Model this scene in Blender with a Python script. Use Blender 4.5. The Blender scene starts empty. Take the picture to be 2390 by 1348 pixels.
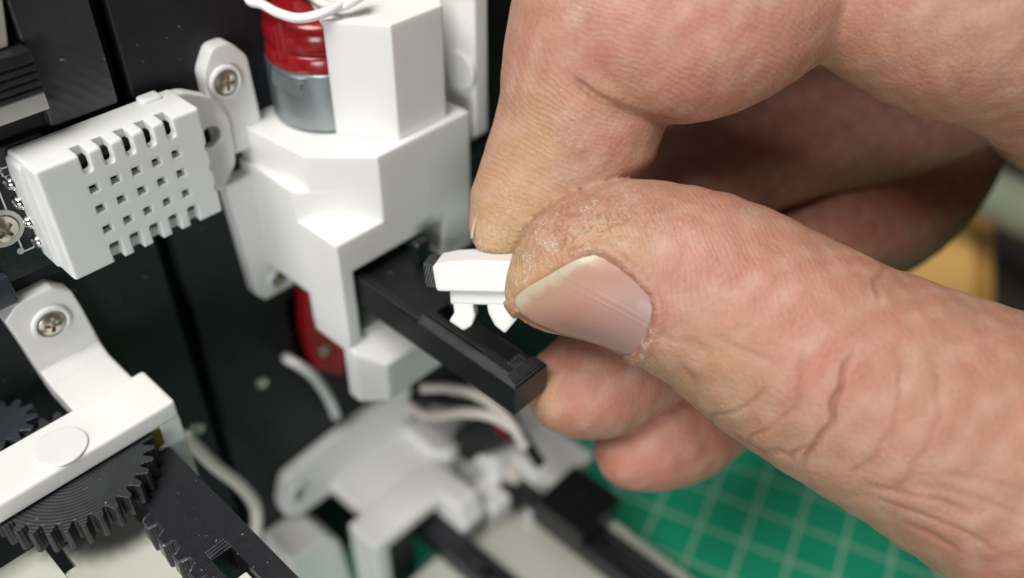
import bpy, bmesh, math, random
import numpy as np
from mathutils import Vector, Matrix

random.seed(7); rng = np.random.default_rng(7)
S = 0.001                                   # everything below is written in millimetres
sc = bpy.context.scene
col = sc.collection

# ------------------------------------------------------------------ camera
F = 2104.07                                 # focal length in photo pixels (photo 2390 x 1348)
RC = np.array([[-0.01515298, 0.68191009, 0.73127903],
               [0.76502731, -0.46301304, 0.44760712],
               [0.64381954, 0.56623101, -0.51466382]])
CAM = np.array([0., -102., 170.])           # mm; panel is the plane Y=0, cutting mat is Z=0
A_W = np.array([[0, 1, 0], [0, 0, -1], [-1, 0, 0]], float)     # (down,right,out) -> world
CW = A_W @ RC.T                             # camera (x right, y down, z forward) -> world
def cw(p):                                  # camera mm -> world mm
    return np.asarray(p) @ CW.T + CAM
def P(px, py, **k):                         # pixel -> world point on an axis-aligned plane (mm)
    (a, val), = k.items(); i = 'XYZ'.index(a)
    d = CW @ np.array([(px - 1195) / F, (py - 674) / F, 1.0])
    return CAM + d * ((val - CAM[i]) / d[i])
cam_d = bpy.data.cameras.new('camera'); cam = bpy.data.objects.new('camera', cam_d); col.objects.link(cam)
cam_d.sensor_width = 36; cam_d.lens = 36 * F / 2390
cam_d.clip_start = 0.005; cam_d.clip_end = 20
M = Matrix(((CW[0, 0], -CW[0, 1], -CW[0, 2], CAM[0] * S), (CW[1, 0], -CW[1, 1], -CW[1, 2], CAM[1] * S),
            (CW[2, 0], -CW[2, 1], -CW[2, 2], CAM[2] * S), (0, 0, 0, 1)))
cam.matrix_world = M
cam_d.dof.use_dof = True; cam_d.dof.focus_distance = 0.1045; cam_d.dof.aperture_fstop = cam_d.lens / 3.3
cam_d.dof.aperture_blades = 0
sc.camera = cam

# ------------------------------------------------------------------ light
world = bpy.data.worlds.new('World'); sc.world = world; world.use_nodes = True
bg = world.node_tree.nodes['Background']; bg.inputs[0].default_value = (0.98, 0.97, 0.95, 1); bg.inputs[1].default_value = 0.055
def area(name, loc, target, size, power, color, sy=None):
    l = bpy.data.lights.new(name, 'AREA'); l.energy = power; l.color = color; l.size = size
    if sy: l.shape = 'RECTANGLE'; l.size_y = sy
    o = bpy.data.objects.new(name, l); col.objects.link(o)
    o.location = loc; d = Vector(target) - Vector(loc); o.rotation_euler = d.to_track_quat('-Z', 'Y').to_euler()
    return o
area('ceiling_lamp', (-0.28, -0.05, 0.80), (0.07, -0.03, 0.09), 0.34, 8.0, (1.0, 0.975, 0.935), 0.46)
area('fill_light', (-0.54, -0.50, 0.16), (0.05, -0.03, 0.07), 0.24, 2.7, (0.96, 0.98, 1.0))  # added fill for the front and left faces, no known lamp
sc.view_settings.view_transform = 'Standard'; sc.view_settings.look = 'None'
sc.view_settings.exposure = 0.0; sc.view_settings.gamma = 1.0
sc.render.engine = 'CYCLES'; sc.cycles.use_denoising = True; sc.cycles.max_bounces = 8
try: sc.cycles.denoiser = 'OPENIMAGEDENOISE'
except Exception: pass

# ------------------------------------------------------------------ materials
MATS = {}
def mat(name, color, rough=0.5, metal=0.0, spec=0.5, noise=None, bump=None, wave=None, rings=None, sss=None, trans=0.0, coat=0.0, specks=None, soft=0.0):
    """noise=(scale per mm, amount of colour change)  bump=(scale per mm, depth mm)  wave=(axis, per mm, depth mm)"""
    if name in MATS: return MATS[name]
    m = bpy.data.materials.new(name); m.use_nodes = True; nt = m.node_tree; N = nt.nodes; L = nt.links
    b = N['Principled BSDF']; b.inputs['Base Color'].default_value = (*color, 1)
    b.inputs['Roughness'].default_value = rough; b.inputs['Metallic'].default_value = metal
    b.inputs['Specular IOR Level'].default_value = spec
    if coat: b.inputs['Coat Weight'].default_value = coat
    if trans: b.inputs['Transmission Weight'].default_value = trans
    if sss:
        b.inputs['Subsurface Weight'].default_value = sss[0]; b.inputs['Subsurface Radius'].default_value = (1, .9, .8)
        b.inputs['Subsurface Scale'].default_value = sss[1] * S
    tc = N.new('ShaderNodeTexCoord')
    if noise:
        n = N.new('ShaderNodeTexNoise'); n.inputs['Scale'].default_value = noise[0] / S; n.inputs['Detail'].default_value = 6
        L.new(tc.outputs['Object'], n.inputs['Vector'])
        mx = N.new('ShaderNodeMix'); mx.data_type = 'RGBA'; a = noise[1]
        mx.inputs[6].default_value = tuple(max(0, c * (1 - a)) for c in color) + (1,)
        mx.inputs[7].default_value = tuple(min(1, c * (1 + a)) for c in color) + (1,)
        L.new(n.outputs['Fac'], mx.inputs[0]); src = mx.outputs[2]
        if specks:                                     # (scale per mm, threshold, colour) dust and lint
            v = N.new('ShaderNodeTexNoise'); v.inputs['Scale'].default_value = specks[0] / S; v.inputs['Detail'].default_value = 2
            L.new(tc.outputs['Object'], v.inputs['Vector'])
            rp = N.new('ShaderNodeValToRGB'); rp.color_ramp.elements[0].position = specks[1]; rp.color_ramp.elements[1].position = specks[1] + .03
            L.new(v.outputs['Fac'], rp.inputs['Fac'])
            m2 = N.new('ShaderNodeMix'); m2.data_type = 'RGBA'; L.new(src, m2.inputs[6]); m2.inputs[7].default_value = (*specks[2], 1)
            L.new(rp.outputs['Color'], m2.inputs[0]); src = m2.outputs[2]
        L.new(src, b.inputs['Base Color'])
        rr = N.new('ShaderNodeMapRange'); rr.inputs['To Min'].default_value = rough * .85; rr.inputs['To Max'].default_value = min(1, rough * 1.2)
        L.new(n.outputs['Fac'], rr.inputs['Value']); L.new(rr.outputs[0], b.inputs['Roughness'])
    last = None
    if soft:                                           # worn, slightly rounded edges
        bv = N.new('ShaderNodeBevel'); bv.samples = 6; bv.inputs['Radius'].default_value = soft * S; last = bv.outputs['Normal']
    def addbump(h, depth):
        nonlocal last
        bn = N.new('ShaderNodeBump'); bn.inputs['Strength'].default_value = 1; bn.inputs['Distance'].default_value = depth * S
        L.new(h, bn.inputs['Height'])
        if last: L.new(last, bn.inputs['Normal'])
        last = bn.outputs['Normal']
    if bump:
        n2 = N.new('ShaderNodeTexNoise'); n2.inputs['Scale'].default_value = bump[0] / S; n2.inputs['Detail'].default_value = 5
        L.new(tc.outputs['Object'], n2.inputs['Vector']); addbump(n2.outputs['Fac'], bump[1])
    if wave or rings:
        w = N.new('ShaderNodeTexWave')
        if rings: w.wave_type = 'RINGS'; w.rings_direction = 'Z'; q = rings
        else: w.bands_direction = wave[0]; q = wave[1:]
        w.inputs['Scale'].default_value = q[0] / S * 0.314; w.inputs['Distortion'].default_value = q[2] if len(q) > 2 else 0.6
        w.inputs['Detail Scale'].default_value = 0.4
        L.new(tc.outputs['Object'], w.inputs['Vector']); addbump(w.outputs['Fac'], q[1])
    if last: L.new(last, b.inputs['Normal'])
    MATS[name] = m; return m

WHITE = mat('white_resin', (.79, .785, .765), .44, noise=(.10, .05), bump=(.9, .02), wave=('Z', 4.2, .010, .5), sss=(.4, 1.4), soft=.45)
WHITE2 = mat('white_print', (.79, .785, .76), .5, noise=(.12, .05), wave=('Z', 4.2, .014, .5), sss=(.4, 1.4), soft=.45)
SENSW = mat('sensor_white', (.79, .80, .79), .40, noise=(.12, .04), bump=(2.5, .012), sss=(.3, .9), soft=.38)
CREAM = mat('cream_plate', (.52, .53, .46), .5, noise=(.15, .05), bump=(3, .01))
BLACK = mat('black_panel', (.013, .0145, .0165), .55, spec=.32, noise=(.5, .35), bump=(4, .02), specks=(1.1, .73, (.12, .12, .13)))
STRIPM = mat('black_strip', (.026, .029, .033), .40, spec=.6, noise=(.5, .3), wave=('DIAGONAL', 1.15, .035, 1.6), specks=(1.3, .73, (.2, .2, .21)))
RACK = mat('black_rack', (.0085, .009, .0105), .30, spec=.6, noise=(.8, .4), bump=(5, .035), wave=('Y', 3.6, .03, .25), soft=.25, specks=(1.6, .73, (.18, .19, .21)))
RACK2 = mat('black_rack_fine', (.010, .0105, .0145), .36, spec=.5, noise=(.8, .3), bump=(5, .02), wave=('X', 3.4, .022, .3), specks=(1.5, .70, (.16, .16, .18)))
RAW = mat('black_raw_edge', (.045, .048, .055), .2, spec=.9, noise=(2, .5), bump=(2.2, .16))
PINION = mat('grey_black_gear', (.032, .037, .043), .33, spec=.6, noise=(1.0, .3), bump=(1.5, .05))
DARKG = mat('dull_black_gear', (.006, .006, .007), .55, noise=(.5, .3), bump=(2, .03))
GEAR = mat('black_gear', (.021, .023, .026), .42, spec=.6, noise=(.5, .3), rings=(2.1, .03, .4), soft=.14, specks=(1.4, .72, (.2, .2, .2)))
STEEL = mat('steel', (.80, .78, .74), .26, 1.0, noise=(1, .2), bump=(2, .01))
BRASS = mat('nickel_screw', (.66, .62, .52), .3, 1.0, noise=(1.2, .25), bump=(2.5, .02))
CAN = mat('motor_can', (.30, .34, .35), .34, .85, noise=(.3, .12), bump=(1.5, .008))
RED = mat('red_plastic', (.27, .007, .011), .2, noise=(.2, .15), bump=(.8, .01), sss=(.1, .5))
WIREW = mat('white_wire', (.78, .78, .76), .35, noise=(.5, .04))
RED_LIFTED = mat('red_plastic_lifted', (.48, .014, .018), .35, noise=(.3, .15))  # brighter copy of the red plastic, offsets the tower's shadow in the colour
WIREB = mat('black_wire', (.012, .012, .013), .4, noise=(.5, .2))
TUBE = mat('cream_wire', (.72, .67, .60), .4, noise=(.5, .05))
PCB = mat('circuit_board_black', (.012, .013, .015), .28, spec=.6, noise=(.6, .3), bump=(1, .02), specks=(1.8, .72, (.1, .09, .07)))
SILK = mat('silkscreen', (.62, .64, .63), .6, noise=(3, .2))
SOLDER = mat('solder', (.75, .76, .77), .14, 1.0, noise=(1, .1), bump=(1.2, .06))
DULL = mat('dull_aluminium', (.66, .64, .61), .38, .55, noise=(.6, .1), bump=(2, .01))
RUBBER = mat('black_ribbed_plastic', (.02, .02, .021), .33, noise=(.5, .3), bump=(2, .02))
YELL = mat('yellow_foam', (.45, .33, .06), .6, noise=(.4, .2))
DARKIN = mat('recess_shade_black', (.004, .004, .005), .7, noise=(.5, .2))  # near-black for recesses, stands in for shade in letter and vent holes
SMOKE = mat('smoky_plastic', (.03, .036, .042), .2, noise=(.5, .2), bump=(1, .02))
WOOD = mat('pine_wood', (.74, .44, .14), .5, noise=(.05, .16), wave=('Z', .12, .05, 4))
WOODD = mat('pine_wood_dark', (.50, .27, .07), .5, noise=(.05, .16))
CLOTH = mat('grey_green_cloth', (.20, .22, .15), .8, noise=(.1, .2), bump=(.5, .1))
TABLE = mat('table_top', (.03, .026, .022), .5, noise=(.02, .3), bump=(.1, .1))

# ------------------------------------------------------------------ mesh helpers
def prism(poly, axis, a0, a1):
    """polygon in the two remaining axes, extruded along axis"""
    n = len(poly); vs = []
    for a in (a0, a1):
        for (p, q) in poly:
            vs.append({'X': (a, p, q), 'Y': (p, a, q), 'Z': (p, q, a)}[axis])
    fs = [tuple(range(n)), tuple(range(2 * n - 1, n - 1, -1))]
    for i in range(n):
        j = (i + 1) % n; fs.append((i, i + n, j + n, j))
    bm = bmesh.new(); bv = [bm.verts.new(v) for v in vs]
    for f in fs: bm.faces.new([bv[i] for i in f])
    bmesh.ops.recalc_face_normals(bm, faces=bm.faces[:]); return bm
def box(x0, x1, y0, y1, z0, z1):
    return prism([(x0, y0), (x1, y0), (x1, y1), (x0, y1)], 'Z', z0, z1)
def circle(cx, cy, r, n=32, a0=0.0):
    return [(cx + r * math.cos(a0 + 2 * math.pi * i / n), cy + r * math.sin(a0 + 2 * math.pi * i / n)) for i in range(n)]
def rounded(poly, r, n=4):
    out = []
    m = len(poly)
    for i in range(m):
        p0, p, p1 = (Vector(poly[i - 1]), Vector(poly[i]), Vector(poly[(i + 1) % m]))
        d0 = (p0 - p); d1 = (p1 - p); k = min(r, d0.length * .45, d1.length * .45)
        a = p + d0.normalized() * k; b = p + d1.normalized() * k
        for t in range(n + 1):
            t /= n; q = a * (1 - t) ** 2 + p * 2 * t * (1 - t) + b * t * t; out.append((q.x, q.y))
    return out
def join(*bms):
    me = bpy.data.meshes.new('t'); out = bmesh.new()
    for b in bms:
        b.to_mesh(me); out.from_mesh(me); b.free()
    bpy.data.meshes.remove(me); return out
def lathe(profile, center, axis='Y', n=28):
    """profile: (radius, height) pairs along axis"""
    bm = bmesh.new(); rings = []
    for r, h in profile:
        ring = []
        for i in range(n):
            c, s = r * math.cos(2 * math.pi * i / n), r * math.sin(2 * math.pi * i / n)
            v = {'Z': (c, s, h), 'Y': (c, h, s), 'X': (h, c, s)}[axis]
            ring.append(bm.verts.new(Vector(v) + Vector(center)))
        rings.append(ring)
    for a, b in zip(rings, rings[1:]):
        for i in range(n):
            j = (i + 1) % n; bm.faces.new((a[i], a[j], b[j], b[i]))
    bm.faces.new(rings[0]); bm.faces.new(rings[-1])
    bmesh.ops.recalc_face_normals(bm, faces=bm.faces[:]); return bm
def spline(pts, per=8):
    pts = [np.array(p, float) for p in pts]
    q = [2 * pts[0] - pts[1]] + pts + [2 * pts[-1] - pts[-2]]; out = []
    for i in range(1, len(q) - 2):
        for k in range(per):
            t = k / per
            out.append(.5 * (2 * q[i] + (q[i + 1] - q[i - 1]) * t + (2 * q[i - 1] - 5 * q[i] + 4 * q[i + 1] - q[i + 2]) * t * t + (3 * q[i] - q[i - 1] - 3 * q[i + 1] + q[i + 2]) * t ** 3))
    out.append(pts[-1]); return np.array(out)
def tube(pts, r, n=12, per=8):
    path = spline(pts, per); bm = bmesh.new(); rings = []; up = None
    for i, p in enumerate(path):
        t = path[min(i + 1, len(path) - 1)] - path[max(i - 1, 0)]; t /= np.linalg.norm(t) + 1e-9
        if up is None: up = np.cross(t, (0, 0, 1)) if abs(t[2]) < .9 else np.cross(t, (1, 0, 0))
        up = up - t * (up @ t); up /= np.linalg.norm(up); s = np.cross(t, up)
        rings.append([bm.verts.new(p + r * (math.cos(a) * up + math.sin(a) * s)) for a in np.arange(n) * 2 * math.pi / n])
    for a, b in zip(rings, rings[1:]):
        for i in range(n): bm.faces.new((a[i], a[(i + 1) % n], b[(i + 1) % n], b[i]))
    bm.faces.new(rings[0]); bm.faces.new(rings[-1])
    bmesh.ops.recalc_face_normals(bm, faces=bm.faces[:]); return bm
def csg(base, adds=(), subs=()):
    obs = []; me = bpy.data.meshes.new('t'); base.to_mesh(me); base.free()
    o = bpy.data.objects.new('t', me); col.objects.link(o); obs.append(o)
    for op, lst in (('UNION', adds), ('DIFFERENCE', subs)):
        for b in lst:
            m2 = bpy.data.meshes.new('t'); b.to_mesh(m2); b.free(); c = bpy.data.objects.new('t', m2); col.objects.link(c); obs.append(c)
            md = o.modifiers.new('b', 'BOOLEAN'); md.operation = op; md.object = c; md.solver = 'EXACT'
    bpy.context.view_layer.update()
    ev = o.evaluated_get(bpy.context.evaluated_depsgraph_get()); bm = bmesh.new(); bm.from_mesh(ev.to_mesh())
    for q in obs:
        d = q.data; bpy.data.objects.remove(q); bpy.data.meshes.remove(d)
    bmesh.ops.remove_doubles(bm, verts=bm.verts[:], dist=1e-4)
    bmesh.ops.dissolve_limit(bm, angle_limit=math.radians(1), verts=bm.verts[:], edges=bm.edges[:])
    return bm
def bevel(bm, off, seg=3, ang=25):
    if off > 0:
        es = [e for e in bm.edges if len(e.link_faces) == 2 and e.calc_face_angle(0) > math.radians(ang)]
        bmesh.ops.bevel(bm, geom=es, offset=off, segments=seg, profile=.5, affect='EDGES', clamp_overlap=True)
    return bm
def obj(name, bm, material, parent=None, smooth=True, bev=0.0, seg=3, angle=40, origin=None):
    bevel(bm, bev, seg)
    co = np.array([v.co[:] for v in bm.verts]); lo, hi = co.min(0), co.max(0)
    o0 = np.array(origin) if origin is not None else np.array([(lo[0] + hi[0]) / 2, (lo[1] + hi[1]) / 2, lo[2]])
    bmesh.ops.translate(bm, verts=bm.verts[:], vec=Vector(-o0)); bmesh.ops.scale(bm, verts=bm.verts[:], vec=(S, S, S))
    if smooth:
        for f in bm.faces: f.smooth = True
        for e in bm.edges:
            if len(e.link_faces) == 2 and e.calc_face_angle(0) > math.radians(angle): e.smooth = False
    me = bpy.data.meshes.new(name); bm.to_mesh(me); bm.free(); me.materials.append(material)
    o = bpy.data.objects.new(name, me); col.objects.link(o); o.location = Vector(o0 * S)
    if smooth:
        wn = o.modifiers.new('even_normals', 'WEIGHTED_NORMAL'); wn.keep_sharp = True; wn.weight = 100
    if parent is not None:
        o.parent = parent; o.matrix_parent_inverse = Matrix.Translation(-PT[parent.name])
    PT[o.name] = Vector(o0 * S); 
    return o
PT = {}
def thing(name, loc, label, cat, group=None):
    o = bpy.data.objects.new(name, None); col.objects.link(o); o.empty_display_size = .004
    o.location = Vector(loc) * S; PT[o.name] = Vector(loc) * S
    return tag(o, label, cat, group)
def tag(o, label, cat, group=None):
    o['label'] = label; o['category'] = cat
    if group: o['group'] = group
    return o
def screw(c, r, parent, material=BRASS, cup=True):
    """pan-head screw in the panel plane, head towards -Y; c = centre on its seat (mm)"""
    x, y, z = c
    head = lathe([(r * .96, 0.2), (r, -.12 * r), (r * .93, -.30 * r), (r * .7, -.44 * r), (r * .35, -.52 * r)], (x, y, z), 'Y', 26)
    a = random.uniform(0, 1.5); cuts = []
    for k in range(2):
        b = box(-r * .14, r * .14, -1.2 * r, -.12 * r, -r * .62, r * .62)
        bmesh.ops.rotate(b, verts=b.verts[:], cent=(0, 0, 0), matrix=Matrix.Rotation(a + k * math.pi / 2, 3, 'Y'))
        bmesh.ops.translate(b, verts=b.verts[:], vec=(x, y, z)); cuts.append(b)
    bm = csg(head, subs=cuts)
    s = obj('screw', bm, material, parent, angle=35)
    if cup:
        ring = lathe([(r * 1.08, .05), (r * 1.08, -.55), (r * 1.14, -.62), (r * 1.30, -.62), (r * 1.40, -.5), (r * 1.44, .05)], (x, y, z), 'Y', 32)
        obj('screw_collar', ring, WHITE, s)
    return s

# ------------------------------------------------------------------ table, mat, far things
tb = obj('table', box(-250, 520, -420, 160, -32, -2.2), TABLE, bev=1); tb['kind'] = 'structure'
# cutting mat with printed 10 mm grid
def mat_grid():
    m = bpy.data.materials.new('cutting_mat_green'); m.use_nodes = True; N = m.node_tree.nodes; L = m.node_tree.links; b = N['Principled BSDF']
    b.inputs['Roughness'].default_value = .5
    tc = N.new('ShaderNodeTexCoord'); sp = N.new('ShaderNodeSeparateXYZ'); L.new(tc.outputs['Object'], sp.inputs[0])
    def line(sock, period, width, off=0.0):
        a = N.new('ShaderNodeMath'); a.operation = 'ADD'; L.new(sock, a.inputs[0]); a.inputs[1].default_value = 10 + off * S
        mo = N.new('ShaderNodeMath'); mo.operation = 'MODULO'; L.new(a.outputs[0], mo.inputs[0]); mo.inputs[1].default_value = period * S
        lt = N.new('ShaderNodeMath'); lt.operation = 'LESS_THAN'; L.new(mo.outputs[0], lt.inputs[0]); lt.inputs[1].default_value = width * S
        return lt.outputs[0]
    def mx(a, c):
        q = N.new('ShaderNodeMath'); q.operation = 'MAXIMUM'; L.new(a, q.inputs[0]); L.new(c, q.inputs[1]); return q.outputs[0]
    f = mx(line(sp.outputs[0], 10, .5), line(sp.outputs[1], 10, .5))
    n = N.new('ShaderNodeTexNoise'); n.inputs['Scale'].default_value = 60; n.inputs['Detail'].default_value = 8; L.new(tc.outputs['Object'], n.inputs['Vector'])
    g = N.new('ShaderNodeMix'); g.data_type = 'RGBA'; g.inputs[6].default_value = (.008, .38, .20, 1); g.inputs[7].default_value = (.02, .50, .28, 1); L.new(n.outputs['Fac'], g.inputs[0])
    q = N.new('ShaderNodeMix'); q.data_type = 'RGBA'; L.new(f, q.inputs[0]); L.new(g.outputs[2], q.inputs[6]); q.inputs[7].default_value = (.55, .74, .60, 1)
    L.new(q.outputs[2], b.inputs['Base Color'])
    bn = N.new('ShaderNodeBump'); bn.inputs['Distance'].default_value = .00005; n2 = N.new('ShaderNodeTexNoise'); n2.inputs['Scale'].default_value = 3000
    L.new(tc.outputs['Object'], n2.inputs['Vector']); L.new(n2.outputs['Fac'], bn.inputs['Height']); L.new(bn.outputs['Normal'], b.inputs['Normal'])
    return m
th = math.radians(16.6)                      # the mat lies turned to the panel by this angle
cm = obj('cutting_mat', box(-52, 122, -165, 60, -2.2, 0), mat_grid(), bev=.3)
cmc = Vector((128, -50, 0))
cm.matrix_world = Matrix.Translation(cmc * S) @ Matrix.Rotation(th, 4, 'Z') @ Matrix.Translation(Vector((0, 0, -2.2)) * S)
tag(cm, 'green cutting mat with pale centimetre grid lying under the hand', 'cutting mat')
for (gx, gy) in ((152.0, -88.0),):
    p = P(2195, 1325, Z=0); tagd = obj('grid_mark', lathe([(1.7, .004), (1.7, .03)], (p[0], p[1], 0), 'Z', 20), SILK)
    tagd.parent = cm; tagd.matrix_parent_inverse = cm.matrix_world.inverted()

# wooden plank and rolled cloth seen through the gap of the hand
pk = thing('wooden_plank', (240, -50, -2.2), 'pale wooden plank with a darker edge strip lying behind the hand', 'plank')
def quad(pix, z0, z1): return prism([tuple(P(a, b, Z=z1)[:2]) for a, b in pix], 'Z', z0, z1)
obj('board', quad([(1990, 470), (2279, 470), (2277, 800), (1990, 800)], -2.2, 6), WOOD, pk, bev=.6)
obj('edge_strip', quad([(2282, 470), (2318, 470), (2322, 800), (2280, 800)], -2.2, 5.2), WOODD, pk, bev=.6)
tag(obj('rolled_cloth', tube([P(2100, 390, Z=28), P(2230, 420, Z=28), P(2320, 455, Z=28), P(2410, 500, Z=28), P(2520, 550, Z=28)], 7.0, 20), CLOTH), 'grey green rolled cloth lying over the wooden plank', 'cloth')

# ------------------------------------------------------------------ display panel
pn = thing('display_panel', (60, 3, 10), 'black printed display panel standing upright with a dark groove', 'panel')
obj('panel_plate', csg(box(-20, 39.6, 0, 5, -2.2, 143)), BLACK, pn, bev=.35)
obj('panel_plate', csg(box(42.0, 150, 0, 5, -2.2, 143), subs=[box(57.5, 63, -2, 3.2, 56, 73)]), BLACK, pn, bev=.45)
obj('groove_floor', box(39, 42.6, 3.2, 6, -2.2, 143), BLACK, pn)
obj('raised_strip', box(31.2, 39.6, -1.7, 0.2, 116.6, 143), STRIPM, pn, bev=.4)
# letter U: shade of the engraving drawn as a thin dark plate
u0 = P(272, 708, Y=0)
uo = rounded([(-1.55, 1.6), (-1.55, -.9), (-.6, -1.75), (.6, -1.75), (1.55, -.9), (1.55, 1.6), (.95, 1.6), (.95, -.65), (.4, -1.2), (-.4, -1.2), (-.95, -.65), (-.95, 1.6)], .12, 2)
obj('letter_shade', prism([(u0[0] + a, u0[2] + b) for a, b in uo], 'Y', -.03, .06), DARKIN, pn)
for (px, py, r, m_) in ((610, 892, 1.15, STEEL), (458, 1000, 1.25, STEEL)):
    c = P(px, py, Y=0); screw((c[0], 0.0, c[2]), r, pn, m_, cup=False)
c = P(628, 990, Y=0); obj('rivet', lathe([(1.0, .1), (1.0, -.1), (.7, -.25)], (c[0], 0, c[2]), 'Y', 20), BLACK, pn)

# ------------------------------------------------------------------ circuit board behind the sensor
pb = thing('circuit_board', (15, -.8, 100), 'small black circuit board with white print beside the humidity sensor', 'circuit board')
obj('board', box(2, 30, -1.6, -.02, 99.8, 116.5), PCB, pb, bev=.12)
def silk(pts, w=.09):
    for (a, b) in zip(pts, pts[1:]):
        a, b = np.array(a), np.array(b); d = b - a; d /= np.linalg.norm(d); n = np.array([-d[1], d[0]]) * w; a = a - d * w; b = b + d * w
        obj('print_line', prism([tuple(a + n), tuple(b + n), tuple(b - n), tuple(a - n)], 'Y', -1.63, -1.604), SILK, pb)
silk([(23.5, 114.4), (23.4, 112.0), (23.3, 103.0), (24.9, 103.0)])
silk([(22.2, 114.6), (23.6, 114.6), (23.6, 113.7), (24.4, 113.7)]); silk([(24.4, 115.0), (24.4, 113.0), (25.2, 113.0)]); silk([(24.4, 114.1), (25.1, 114.1)])
c = P(48, 585, Y=-1.6); obj('via', lathe([(.42, .0), (.42, -.08), (.26, -.08), (.26, -.02)], (c[0], -1.6, c[2]), 'Y', 20), DULL, pb)
c = P(5, 532, Y=-1.6); screw((c[0], -1.62, c[2]), 1.75, pb, BRASS, cup=False)
obj('washer', lathe([(1.8, -1.6), (1.8, -1.9), (2.35, -1.9), (2.35, -1.6)], (c[0], 0, c[2]), 'Y', 32), DULL, pb)
obj('smoky_component', box(12, 20.6, -2.6, -.5, 97.2, 101.6), SMOKE, pb, bev=.5)

# ------------------------------------------------------------------ humidity sensor
hs = thing('humidity_sensor', (36, -5, 101), 'white plastic humidity sensor with vent slots and square holes', 'sensor')
X0, X1, YF, YB, Z0, Z1 = 25.7, 46.0, -8.6, -1.62, 100.9, 116.2
shell = bevel(box(X0, X1, YF, YB, Z0, Z1), .42, 4)
inner = box(X0 + 1.2, X1 - 1.2, YF + 1.3, YB - .8, Z0 + 1.2, Z1 - 1.2)
cuts = [inner]
xs = [31.24 + 2.63 * i for i in range(5)]
for x in xs:
    for z in (111.5, 108.73, 105.8): cuts.append(box(x - .56, x + .56, YF - 1, YF + 2, z - .52, z + .52))
    # top slot: open over the edge, rounded lower end
    cuts.append(prism(rounded([(x - .58, Z1 + 1), (x - .58, 113.6), (x + .62, 113.6), (x + .62, Z1 + 1)], .6, 5), 'Y', YF - 1, YF + 2.1))
    cuts.append(prism(rounded([(x - .50, 102.0), (x - .50, Z0 - 1), (x + 1.0, Z0 - 1), (x + 1.0, 103.7), (x - .50, 103.7)], .3, 3), 'Y', YF - 1, YF + 1.5))
for z in (111.2, 108.3, 105.3):
    cuts.append(prism(circle(X1 + .25, z - .55, .75, 16), 'Y', YF - 1, YF + 1.2))
tab = prism(rounded([(44.8, 116.0), (47.0, 115.9), (50.3, 114.0), (52.4, 110.2), (52.0, 103.2), (49.2, 100.3), (44.8, 101.0)], 1.0, 4), 'Y', -3.4, YB)
house = csg(shell, subs=cuts)
obj('housing', house, SENSW, hs, bev=.08, seg=2, angle=50)
obj('mounting_tab', csg(tab, subs=[prism(circle(49.3, 108.4, 1.55, 24), 'Y', -6, 2)]), SENSW, hs, bev=.2)
obj('end_cap', box(41.5, 44.2, -3.6, -1.65, 115.8, 116.75), SENSW, hs, bev=.4)
obj('vent_shade_insert', box(28.5, 44, -6.9, -5.0, 104.2, 112.9), DARKIN, hs, bev=.1)  # insert coloured near-black so the vent holes look deep and shaded
for (px, py) in ((28, 425), (48, 470), (70, 515), (92, 560)):
    c = P(px, py, Y=-1.6)
    pin = obj('pin', tube([(c[0] + 2.2, -2.6, c[2] + .1), (c[0] + .9, -2.6, c[2] + .05), (c[0] + .1, -2.3, c[2]), (c[0], -1.2, c[2])], .30, 10), SOLDER, hs)
    bl = lathe([(1.02, .1), (.98, -.25), (.75, -.7), (.42, -1.0), (.12, -1.1)], (c[0], -1.6, c[2]), 'Y', 22)
    obj('solder_joint', bl, SOLDER, pin)
obj('seal', csg(prism(rounded([(25.3, 101.5), (26.0, 101.2), (26.0, 115.8), (25.3, 115.2), (24.95, 111), (25.2, 106)], .3, 3), 'Y', -5.2, -1.65)), SENSW, hs, bev=.15)

# ------------------------------------------------------------------ connector block at the top edge
cn = thing('plug_connector', (27, -3, 121), 'black ribbed plug in a dull metal bracket beside the raised strip', 'connector')
body = box(18, 31.0, -4.2, -1.2, 122.2, 127.2)
ribs = [box(17, 31.3, -4.6, -3.7, 122.7 + .9 * i, 123.1 + .9 * i) for i in range(4)]
obj('plug_body', csg(body, subs=ribs), RUBBER, cn, bev=.15)
obj('bracket_lip', box(18, 31.1, -3.6, -.4, 119.9, 121.9), DULL, cn, bev=.1)
obj('bracket_frame', csg(prism([(18, 127.4), (29.6, 127.4), (31.0, 134), (31.0, 140), (18, 140)], 'Y', -2.4, -.4), subs=[prism([(17, 128.6), (27.6, 128.6), (29.0, 136), (17, 138)], 'Y', -4, 2)]), DULL, cn, bev=.15)
obj('recess_plate', box(10, 31.1, -.35, -.02, 117, 145), DARKIN, cn)

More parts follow.
